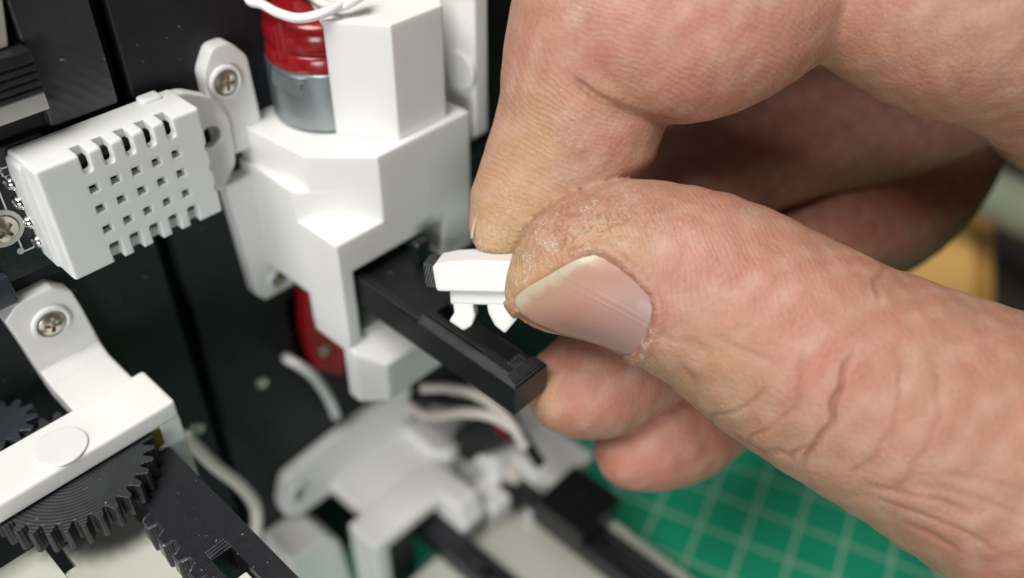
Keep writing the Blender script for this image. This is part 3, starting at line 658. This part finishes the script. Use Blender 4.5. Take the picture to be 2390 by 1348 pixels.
# --- creases: (polyline in photo pixels, half width mm, depth mm)
def noise3(p, f, seed):
    r = np.random.default_rng(seed); out = np.zeros(len(p))
    for _ in range(10):
        k = r.normal(size=3) * f; out += np.sin(p @ k + r.uniform(0, 6.28))
    return out / 10 ** .5
CRE = [
 ([(2000, 815), (1988, 850), (1965, 905), (1948, 955), (1926, 1012), (1895, 1060), (1862, 1098)], .42, .55),
 ([(1885, 800), (1878, 840), (1869, 899), (1841, 955), (1808, 990), (1770, 1020), (1730, 1052)], .36, .22),
 ([(2112, 840), (2106, 880), (2095, 961), (2070, 1020), (2038, 1068), (1990, 1110), (1960, 1140)], .36, .2),
 ([(1800, 905), (1755, 932), (1717, 950), (1661, 978), (1620, 1000)], .34, .26),
 ([(1660, 775), (1700, 800), (1756, 826), (1835, 854)], .45, .16),
 ([(2180, 830), (2190, 940), (2170, 1040), (2120, 1120), (2060, 1170)], .5, .16),
 ([(1700, 1010), (1740, 1035), (1790, 1060), (1830, 1060), (1870, 1085)], .35, .25),
 ([(1840, 1095), (1850, 1070), (1895, 1040)], .4, .4),
 ([(2066, 600), (2062, 625), (2050, 660), (2048, 720)], .5, .35),
 ([(2010, 1130), (2090, 1150), (2180, 1165), (2280, 1200)], .38, .2),
 ([(2040, 1165), (2130, 1195), (2240, 1235), (2330, 1290)], .38, .2),
 ([(2120, 1135), (2230, 1150), (2330, 1180), (2400, 1210)], .38, .16),
 ([(2090, 1215), (2180, 1250), (2260, 1300)], .4, .25),
 ([(2200, 1110), (2300, 1125), (2400, 1150)], .45, .2),
 ([(1570, 845), (1610, 880), (1640, 940)], .5, .2),
 ([(1530, 760), (1560, 790), (1620, 800), (1680, 840)], .5, .14),
]
def polydist(X, Y, line):
    d = np.full(X.shape, 1e9); side = np.zeros(X.shape)
    pl = spline([np.array([a, b, 0.]) for a, b in line], 5)[:, :2]
    for a, b in zip(pl, pl[1:]):
        ab = b - a; t = np.clip(((X - a[0]) * ab[0] + (Y - a[1]) * ab[1]) / (ab @ ab), 0, 1)
        q = np.hypot(X - a[0] - t * ab[0], Y - a[1] - t * ab[1]); d = np.minimum(d, q)
    ends = np.minimum(np.hypot(X - pl[0][0], Y - pl[0][1]), np.hypot(X - pl[-1][0], Y - pl[-1][1]))
    return d, ends
disp = np.zeros(len(V)); crease_shade = np.zeros(len(V))
wob = noise3(V, .55, 3) * 7
ICRE = [([(1325, 176), (1362, 205), (1410, 235), (1470, 262), (1540, 284), (1600, 292)], .5, .6)]
isIdx = np.isin(gid, [names.index(n) for n in ('index_tip', 'index_mid', 'index_base')])
for line, w, dep in ICRE:
    i2 = np.where(isIdx & (front > .05))[0]; d, en = polydist(px[i2] + wob[i2] * .5, py[i2], line); dm = d / (F / V[i2, 2]); fade = np.clip(en / 40, .2, 1)
    disp[i2] -= front[i2] * fade * dep * np.exp(-(dm / w) ** 2); crease_shade[i2] = np.maximum(crease_shade[i2], fade * .8 * np.exp(-(dm / 1.1) ** 2))
sel = isT & (front > .05)
ii = np.where(sel)[0]; pm = F / V[ii, 2]                                  # pixels per mm at each vertex
for line, w, dep in [(l_, w_ * .85, d_ * .68) for l_, w_, d_ in CRE]:
    d, en = polydist(px[ii] + wob[ii], py[ii] + wob[ii] * .6, line); dm = d / pm
    fade = np.clip(en / pm / 2.0, .15, 1)
    disp[ii] -= front[ii] * fade * dep * (np.exp(-(dm / w) ** 2) - .03 * np.exp(-((dm - 2.4 * w) / (1.5 * w)) ** 2))
    crease_shade[ii] = np.maximum(crease_shade[ii], fade * np.exp(-(dm / (w * 1.0)) ** 2) * min(1, dep * 2.6))
# --- thumbnail bed
NAIL = [(1199, 700), (1222, 676), (1262, 652), (1310, 624), (1350, 603), (1387, 592), (1410, 597), (1440, 617), (1476, 650), (1514, 690), (1524, 720), (1520, 750), (1506, 786), (1486, 822), (1466, 832),
        (1430, 818), (1380, 800), (1322, 784), (1260, 762), (1221, 738), (1204, 718)]
nl = np.array(NAIL + [NAIL[0]], float)
def inside(X, Y, poly):
    c = np.zeros(X.shape, bool)
    for (x0, y0), (x1, y1) in zip(poly[:-1], poly[1:]):
        c ^= ((y0 > Y) != (y1 > Y)) & (X < (x1 - x0) * (Y - y0) / (y1 - y0 + 1e-12) + x0)
    return c
def pdist(X, Y, poly):
    d = np.full(X.shape, 1e9)
    for a, b in zip(poly[:-1], poly[1:]):
        ab = b - a; t = np.clip(((X - a[0]) * ab[0] + (Y - a[1]) * ab[1]) / (ab @ ab), 0, 1); d = np.minimum(d, np.hypot(X - a[0] - t * ab[0], Y - a[1] - t * ab[1]))
    return d
ins = inside(px[ii], py[ii], nl); dn = pdist(px[ii], py[ii], nl) / pm; fr = front[ii] > .3
free = np.clip((1400 - px[ii]) / 120, 0, 1) * (py[ii] < 700)               # free edge side has no fold
lowside = np.clip((py[ii] - 735) / 30, 0, 1) * (px[ii] < 1440)
fold = (1 - np.maximum(free, lowside))
disp[ii] += np.where(ins & fr, -.55 * np.clip(dn / .6, 0.2, 1), np.where(fr, .42 * fold * np.exp(-((dn - .75) / .65) ** 2), 0))
below = np.where(~ins & (px[ii] > 1205) & (px[ii] < 1455) & (py[ii] > 730), 1., 0.)
disp[ii] -= below * .8 * np.exp(-(dn / 1.6) ** 2)
crease_shade[ii] = np.maximum(crease_shade[ii], np.where(~ins & fr, .5 * np.exp(-(dn / .5) ** 2), 0))
# --- gentle unevenness of the flesh
disp += .10 * noise3(V, .35, 11) + .05 * noise3(V, 1.1, 12)
SMOOTHV = V.copy()
V = V + NV * disp[:, None]
# --- the skin's own colouring, with crease shade mixed in last
def blob(x, y, sx, sy=None): return np.exp(-((px - x) / sx) ** 2 - ((py - y) / (sy or sx)) ** 2)
base = np.array([.405, .230, .148]); pink = np.array([.445, .185, .132]); yel = np.array([.50, .325, .165]); pale = np.array([.55, .38, .29]); brown = np.array([.27, .105, .06])
mott = noise3(V, .30, 21); mott2 = noise3(V, .9, 22)
colr = np.tile(base, (len(V), 1))
def mixc(c, w):
    global colr
    w = np.clip(w, 0, 1)[:, None]; colr = colr * (1 - w) + c * w
isM = np.isin(gid, [names.index(n) for n in ('middle', 'ring')])
mixc(pink, .30 + .30 * mott)
mixc(pink, .75 * isI * (blob(1650, 100, 330, 200) + .8 * blob(1400, 270, 120)))
mixc(pink, isM * .8)
mixc(pink, isT * .6 * (blob(1600, 560, 260, 120) + .5 * blob(1850, 700, 220, 150)))
mixc(yel, isI * (.85 * blob(1165, 560, 95, 110) + .55 * blob(1240, 380, 90, 170) + .5 * blob(1420, 225, 90, 50)))
mixc(yel, isT * (.85 * blob(1205, 640, 90, 110) + .45 * blob(1420, 560, 110, 60)))
mixc(yel, isM * .7 * blob(1250, 920, 55, 90))
mixc(yel * .95, isT * .35 * blob(1640, 880, 160, 120))
mixc(pale, .18 * mott2 + .10)
mixc(brown, crease_shade * .75)  # shade of creases and nail fold painted as darker brown
ph = np.zeros(len(V)); rm = np.zeros(len(V)); dry = np.zeros(len(V))
warp = noise3(V, .22, 31)
n_t = V[:, 0] * .97 - V[:, 1] * .10 + .35 * V[:, 2]
cx, cy = cmm(1700, 960, 100)[:2]
ph[isT] = (n_t + .5 * warp)[isT]
rm[isT] = np.clip(1.25 - np.hypot((px - 1680) / 520, (py - 520) / 260), 0, 1)[isT]
m_ = gid == names.index('index_mid'); ph[m_] = (V[:, 1] * .92 - V[:, 0] * .34 + .5 * warp)[m_]; rm[m_] = .9
m_ = gid == names.index('index_tip'); cc = cmm(1500, 120, 108)
ph[m_] = (np.hypot((V[:, 0] - cc[0]) * .8, V[:, 1] - cc[1]) + .5 * warp)[m_]; rm[m_] = .9
m_ = gid == names.index('middle'); ph[m_] = (V[:, 0] + .15 * V[:, 1] + .3 * warp)[m_]; rm[m_] = .6
dry = isT * (1.0 * blob(1290, 560, 130, 70) + .9 * blob(1420, 500, 150, 60) + .7 * blob(1195, 640, 40, 90) + .8 * blob(1500, 790, 40, 60)) + isI * (.8 * blob(1130, 585, 60, 40) + .4 * blob(1180, 520, 60, 90) + .35 * blob(1330, 330, 60, 80))
dcut = np.zeros(len(V)); dcut[ii] = np.where(~ins & fr & (px[ii] > 1440), np.exp(-(dn / .8) ** 2), 0); dry = dry + .35 * dcut
# --- to Blender
VW = cw(V) * S; org = np.array([cw(cmm(2950, 760, 128))]).ravel() * S
me = bpy.data.meshes.new('hand'); me.vertices.add(len(VW)); me.vertices.foreach_set('co', (VW - org).astype(np.float32).ravel())
me.loops.add(len(Q) * 4); me.loops.foreach_set('vertex_index', Q.astype(np.int32).ravel())
me.polygons.add(len(Q)); me.polygons.foreach_set('loop_start', np.arange(0, len(Q) * 4, 4, dtype=np.int32)); me.polygons.foreach_set('use_smooth', np.ones(len(Q), bool))
me.update(calc_edges=True); me.validate()
def attr(name, arr, typ='FLOAT'):
    a = me.attributes.new(name, typ, 'POINT')
    if typ == 'FLOAT': a.data.foreach_set('value', arr.astype(np.float32))
    else: a.data.foreach_set('color', np.concatenate([arr, np.ones((len(arr), 1))], 1).astype(np.float32).ravel())
attr('skin', np.clip(colr, 0, 1), 'FLOAT_COLOR'); attr('ridge_phase', ph); attr('ridge_amount', np.clip(rm, 0, 1) * margin); attr('dryness', np.clip(dry, 0, 1))
def skin_material():
    m = bpy.data.materials.new('skin'); m.use_nodes = True; N = m.node_tree.nodes; L = m.node_tree.links; b = N['Principled BSDF']
    def A(n): q = N.new('ShaderNodeAttribute'); q.attribute_name = n; return q
    def MA(op, a, c=None, d=None):
        q = N.new('ShaderNodeMath'); q.operation = op
        for i, v in enumerate((a, c, d)):
            if v is None: continue
            if isinstance(v, (int, float)): q.inputs[i].default_value = v
            else: L.new(v, q.inputs[i])
        return q.outputs[0]
    tc = N.new('ShaderNodeTexCoord')
    def NO(scale, det=4, ro=.55):
        q = N.new('ShaderNodeTexNoise'); q.inputs['Scale'].default_value = scale / S; q.inputs['Detail'].default_value = det; q.inputs['Roughness'].default_value = ro
        L.new(tc.outputs['Object'], q.inputs['Vector']); return q.outputs['Fac']
    sk = A('skin').outputs['Color']; ph_ = A('ridge_phase').outputs['Fac']; am = A('ridge_amount').outputs['Fac']; dr = A('dryness').outputs['Fac']
    n1 = NO(.22, 3); n2 = NO(1.6, 4); n3 = NO(5.0, 3)
    wv = MA('SINE', MA('ADD', MA('MULTIPLY', ph_, 2 * math.pi / .55), MA('MULTIPLY', n1, 22.0)))
    rid = MA('MULTIPLY', MA('MULTIPLY', MA('MULTIPLY_ADD', wv, .5, .5), am), MA('MULTIPLY', MA('MULTIPLY_ADD', n2, 1.3, .15), MA('MULTIPLY_ADD', NO(.16, 3), 2.6, -.45)))
    # colour: fine mottling, pale ridge tops, flaky dry patches
    mo_ = N.new('ShaderNodeMix'); mo_.data_type = 'RGBA'; mo_.blend_type = 'MULTIPLY'; mo_.inputs[0].default_value = .55
    rp = N.new('ShaderNodeValToRGB'); rp.color_ramp.elements[0].color = (.72, .66, .62, 1); rp.color_ramp.elements[1].color = (1.15, 1.12, 1.1, 1); L.new(n2, rp.inputs['Fac'])
    L.new(sk, mo_.inputs[6]); L.new(rp.outputs[0], mo_.inputs[7])
    r2 = N.new('ShaderNodeMix'); r2.data_type = 'RGBA'; L.new(MA('MULTIPLY', rid, .09), r2.inputs[0]); L.new(mo_.outputs[2], r2.inputs[6]); r2.inputs[7].default_value = (.80, .66, .58, 1)
    fl = N.new('ShaderNodeMapRange'); fl.inputs['From Min'].default_value = .035; fl.inputs['From Max'].default_value = .008
    L.new(MA('ABSOLUTE', MA('SUBTRACT', MA('MULTIPLY_ADD', rid, .10, NO(.75, 5, .62)), .54)), fl.inputs['Value'])
    r3 = N.new('ShaderNodeMix'); r3.data_type = 'RGBA'; L.new(MA('MULTIPLY', MA('MULTIPLY', fl.outputs[0], dr), MA('MULTIPLY', MA('GREATER_THAN', NO(.45, 2), .5), .62)), r3.inputs[0]); L.new(r2.outputs[2], r3.inputs[6]); r3.inputs[7].default_value = (.80, .72, .62, 1)
    L.new(r3.outputs[2], b.inputs['Base Color'])
    b.inputs['Roughness'].default_value = .50; b.inputs['Specular IOR Level'].default_value = .42
    b.inputs['Subsurface Weight'].default_value = .35; b.inputs['Subsurface Radius'].default_value = (1.0, .36, .2); b.inputs['Subsurface Scale'].default_value = 1.5 * S
    def BU(h, d, prev=None):
        q = N.new('ShaderNodeBump'); q.inputs['Distance'].default_value = d * S; L.new(h, q.inputs['Height'])
        if prev: L.new(prev, q.inputs['Normal'])
        return q.outputs['Normal']
    vo = N.new('ShaderNodeTexVoronoi'); vo.feature = 'DISTANCE_TO_EDGE'; vo.inputs['Scale'].default_value = 1.35 / S; L.new(tc.outputs['Object'], vo.inputs['Vector'])
    cell = MA('MINIMUM', vo.outputs['Distance'], .12)
    nb_ = BU(rid, .027); nb_ = BU(MA('MULTIPLY', cell, MA('SUBTRACT', 1.0, MA('MULTIPLY', am, .8))), .17, nb_); nb_ = BU(n2, .12, nb_); nb_ = BU(n3, .035, nb_); nb_ = BU(MA('MULTIPLY', fl.outputs[0], dr), .07, nb_)
    L.new(nb_, b.inputs['Normal'])
    return m
me.materials.append(skin_material())
hand = bpy.data.objects.new('hand', me); col.objects.link(hand); hand.location = Vector(org); PT['hand'] = Vector(org)
tag(hand, 'bare hand pinching the small white clip between thumb and index finger', 'hand')
# --- nails: real curved plates on the flesh
def nail_material(name, along):
    m = bpy.data.materials.new(name); m.use_nodes = True; N = m.node_tree.nodes; L = m.node_tree.links; b = N['Principled BSDF']
    a = N.new('ShaderNodeAttribute'); a.attribute_name = 'along'; rp = N.new('ShaderNodeValToRGB'); e = rp.color_ramp.elements
    e[0].position = 0; e[0].color = (.50, .43, .31, 1); e[1].position = 1; e[1].color = (.365, .235, .205, 1)
    for p_, c_ in ((.07, (.48, .395, .28, 1)), (.15, (.42, .255, .175, 1)), (.42, (.415, .22, .165, 1)), (.68, (.40, .235, .195, 1))):
        q = e.new(p_); q.color = c_
    ad = N.new('ShaderNodeMath'); ad.operation = 'MULTIPLY_ADD'; tc = N.new('ShaderNodeTexCoord')
    n = N.new('ShaderNodeTexNoise'); n.inputs['Scale'].default_value = .5 / S; n.inputs['Detail'].default_value = 4; L.new(tc.outputs['Object'], n.inputs['Vector'])
    L.new(n.outputs['Fac'], ad.inputs[0]); ad.inputs[1].default_value = .2; 
    sb = N.new('ShaderNodeMath'); sb.operation = 'SUBTRACT'; L.new(a.outputs['Fac'], sb.inputs[0]); sb.inputs[1].default_value = .10; L.new(sb.outputs[0], ad.inputs[2])
    L.new(ad.outputs[0], rp.inputs['Fac']); L.new(rp.outputs[0], b.inputs['Base Color'])
    ac = N.new('ShaderNodeAttribute'); ac.attribute_name = 'across'; s_ = N.new('ShaderNodeTexNoise'); s_.noise_dimensions = '1D'; s_.inputs['Scale'].default_value = 26; s_.inputs['Detail'].default_value = 3
    L.new(ac.outputs['Fac'], s_.inputs['W']); bn = N.new('ShaderNodeBump'); bn.inputs['Distance'].default_value = .00003; L.new(s_.outputs['Fac'], bn.inputs['Height']); L.new(bn.outputs['Normal'], b.inputs['Normal'])
    b.inputs['Roughness'].default_value = .36; b.inputs['Subsurface Weight'].default_value = .25; b.inputs['Subsurface Radius'].default_value = (1, .5, .35); b.inputs['Subsurface Scale'].default_value = .8 * S
    return m
NAILM = nail_material('nail', 0)
def grid_obj(name, P3, thick, along, across):
    """P3: (nu, nv, 3) world mm grid -> thin closed plate"""
    nu, nv, _ = P3.shape; du = np.gradient(P3, axis=0); dv = np.gradient(P3, axis=1); nn = np.cross(du, dv); nn /= np.linalg.norm(nn, axis=2, keepdims=True) + 1e-12
    toc = CAM - P3; nn *= np.sign((nn * toc).sum(2).mean())
    top = P3.reshape(-1, 3); bot = (P3 - nn * thick).reshape(-1, 3); n = nu * nv; fs = []
    for i in range(nu - 1):
        for j in range(nv - 1):
            a, b_, c_, d_ = i * nv + j, (i + 1) * nv + j, (i + 1) * nv + j + 1, i * nv + j + 1
            fs += [(a, b_, c_, d_), (n + d_, n + c_, n + b_, n + a)]
    ring = [(i, 0) for i in range(nu)] + [(nu - 1, j) for j in range(1, nv)] + [(i, nv - 1) for i in range(nu - 2, -1, -1)] + [(0, j) for j in range(nv - 2, 0, -1)]
    ring = [i * nv + j for i, j in ring]
    for a, b_ in zip(ring, ring[1:] + ring[:1]): fs.append((a, n + a, n + b_, b_))
    vs = np.concatenate([top, bot]); c0 = vs.mean(0)
    mm = bpy.data.meshes.new(name); mm.from_pydata(((vs - c0) * S).tolist(), [], fs); mm.polygons.foreach_set('use_smooth', np.ones(len(fs), bool))
    for nm, ar in (('along', along), ('across', across)):
        a_ = mm.attributes.new(nm, 'FLOAT', 'POINT'); a_.data.foreach_set('value', np.tile(ar.ravel(), 2).astype(np.float32))
    bm = bmesh.new(); bm.from_mesh(mm); bmesh.ops.recalc_face_normals(bm, faces=bm.faces[:]); bm.to_mesh(mm); bm.free()
    mm.materials.append(NAILM); o = bpy.data.objects.new(name, mm); col.objects.link(o); o.location = Vector(c0 * S)
    o.parent = hand; o.matrix_parent_inverse = Matrix.Translation(-PT['hand']); return o
def resample(pl, n):
    pl = spline([np.array([a, b, 0.]) for a, b in pl], 6)[:, :2]; s = np.concatenate([[0], np.cumsum(np.hypot(*np.diff(pl, axis=0).T))]); t = np.linspace(0, s[-1], n)
    return np.stack([np.interp(t, s, pl[:, 0]), np.interp(t, s, pl[:, 1])], 1)
nu, nv = 33, 25
free_e = resample([(1204, 716), (1198, 700), (1222, 676), (1262, 652), (1310, 624), (1350, 603), (1385, 592)], nv)       # along = 0
prox = resample([(1468, 830), (1486, 822), (1506, 786), (1520, 750), (1525, 722), (1516, 692)], nv)                      # along = 1
lowe = resample([(1204, 716), (1221, 738), (1260, 762), (1322, 784), (1380, 800), (1430, 818), (1468, 830)], nu)
upe = resample([(1385, 592), (1410, 597), (1440, 617), (1476, 650), (1516, 692)], nu)
uu = np.linspace(0, 1, nu)[:, None, None]; vv = np.linspace(0, 1, nv)[None, :, None]
coons = (1 - vv) * lowe[:, None] + vv * upe[:, None] + (1 - uu) * free_e[None] + uu * prox[None] - ((1 - uu) * (1 - vv) * lowe[0] + uu * (1 - vv) * lowe[-1] + (1 - uu) * vv * upe[0] + uu * vv * upe[-1])
gxp, gyp = coons[..., 0].ravel(), coons[..., 1].ravel()
dirs = np.stack([(gxp - 1195) / F, (gyp - 674) / F, np.ones(len(gxp))], 1)
zz = np.full(len(gxp), 84.0); best = np.full(len(gxp), 1e9); bz = zz.copy()
for _ in range(90):
    p_ = (dirs * zz[:, None]).astype(np.float32); d = seg_eval([p_[:, 0], p_[:, 1], p_[:, 2]], 'thumb')
    up_ = d < best; best[up_] = d[up_]; bz[up_] = zz[up_]; zz = np.where(best < .01, zz, zz + np.maximum(d * .6, .03)); zz = np.minimum(zz, 112)
zg = bz.reshape(nu, nv)
for _ in range(14):
    zp = np.pad(zg, 1, mode='reflect', reflect_type='odd'); zg = .5 * zg + .125 * (zp[:-2, 1:-1] + zp[2:, 1:-1] + zp[1:-1, :-2] + zp[1:-1, 2:])
bord = np.minimum(np.minimum(np.arange(nv)[None], np.arange(nv)[::-1][None]) / 5., (nu - 1 - np.arange(nu))[:, None] / 6.).clip(0, 1)
zg = zg + .10 - .22 * bord
NP = np.stack([(coons[..., 0] - 1195) / F * zg, (coons[..., 1] - 674) / F * zg, zg], 2)
al = np.repeat(np.linspace(0, 1, nu)[:, None], nv, 1); acr = np.repeat(np.linspace(0, 1, nv)[None], nu, 0)
tn = grid_obj('thumb_nail', cw(NP.reshape(-1, 3)).reshape(nu, nv, 3), .35, al, acr)
# index nail wraps the far left side of the fingertip
sp_ = [(1121, 452), (1112, 476), (1102, 505), (1094, 535), (1091, 556)]
sl = resample(sp_, 15); NPi = np.zeros((15, 13, 3))
for i, (a, b_) in enumerate(sl):
    t_ = i / 14; z0 = 109.2 + .2 * t_
    for j in range(13):
        w_ = j / 12; th_ = w_ * 2.0
        p0 = cmm(a, b_, z0); R_ = 5.2 - 1.0 * t_
        NPi[i, j] = p0 + np.array([R_ * (1 - math.cos(th_ * .8)) * .55 + .75 * (1 - w_) ** 2, 0, R_ * math.sin(th_ * .8) * 1.1 - .6 * (1 - w_)])
grid_obj('index_nail', cw(NPi.reshape(-1, 3)).reshape(15, 13, 3), .3, np.repeat(np.linspace(.28, 0, 15)[:, None], 13, 1), np.repeat(np.linspace(0, 1, 13)[None], 15, 0))
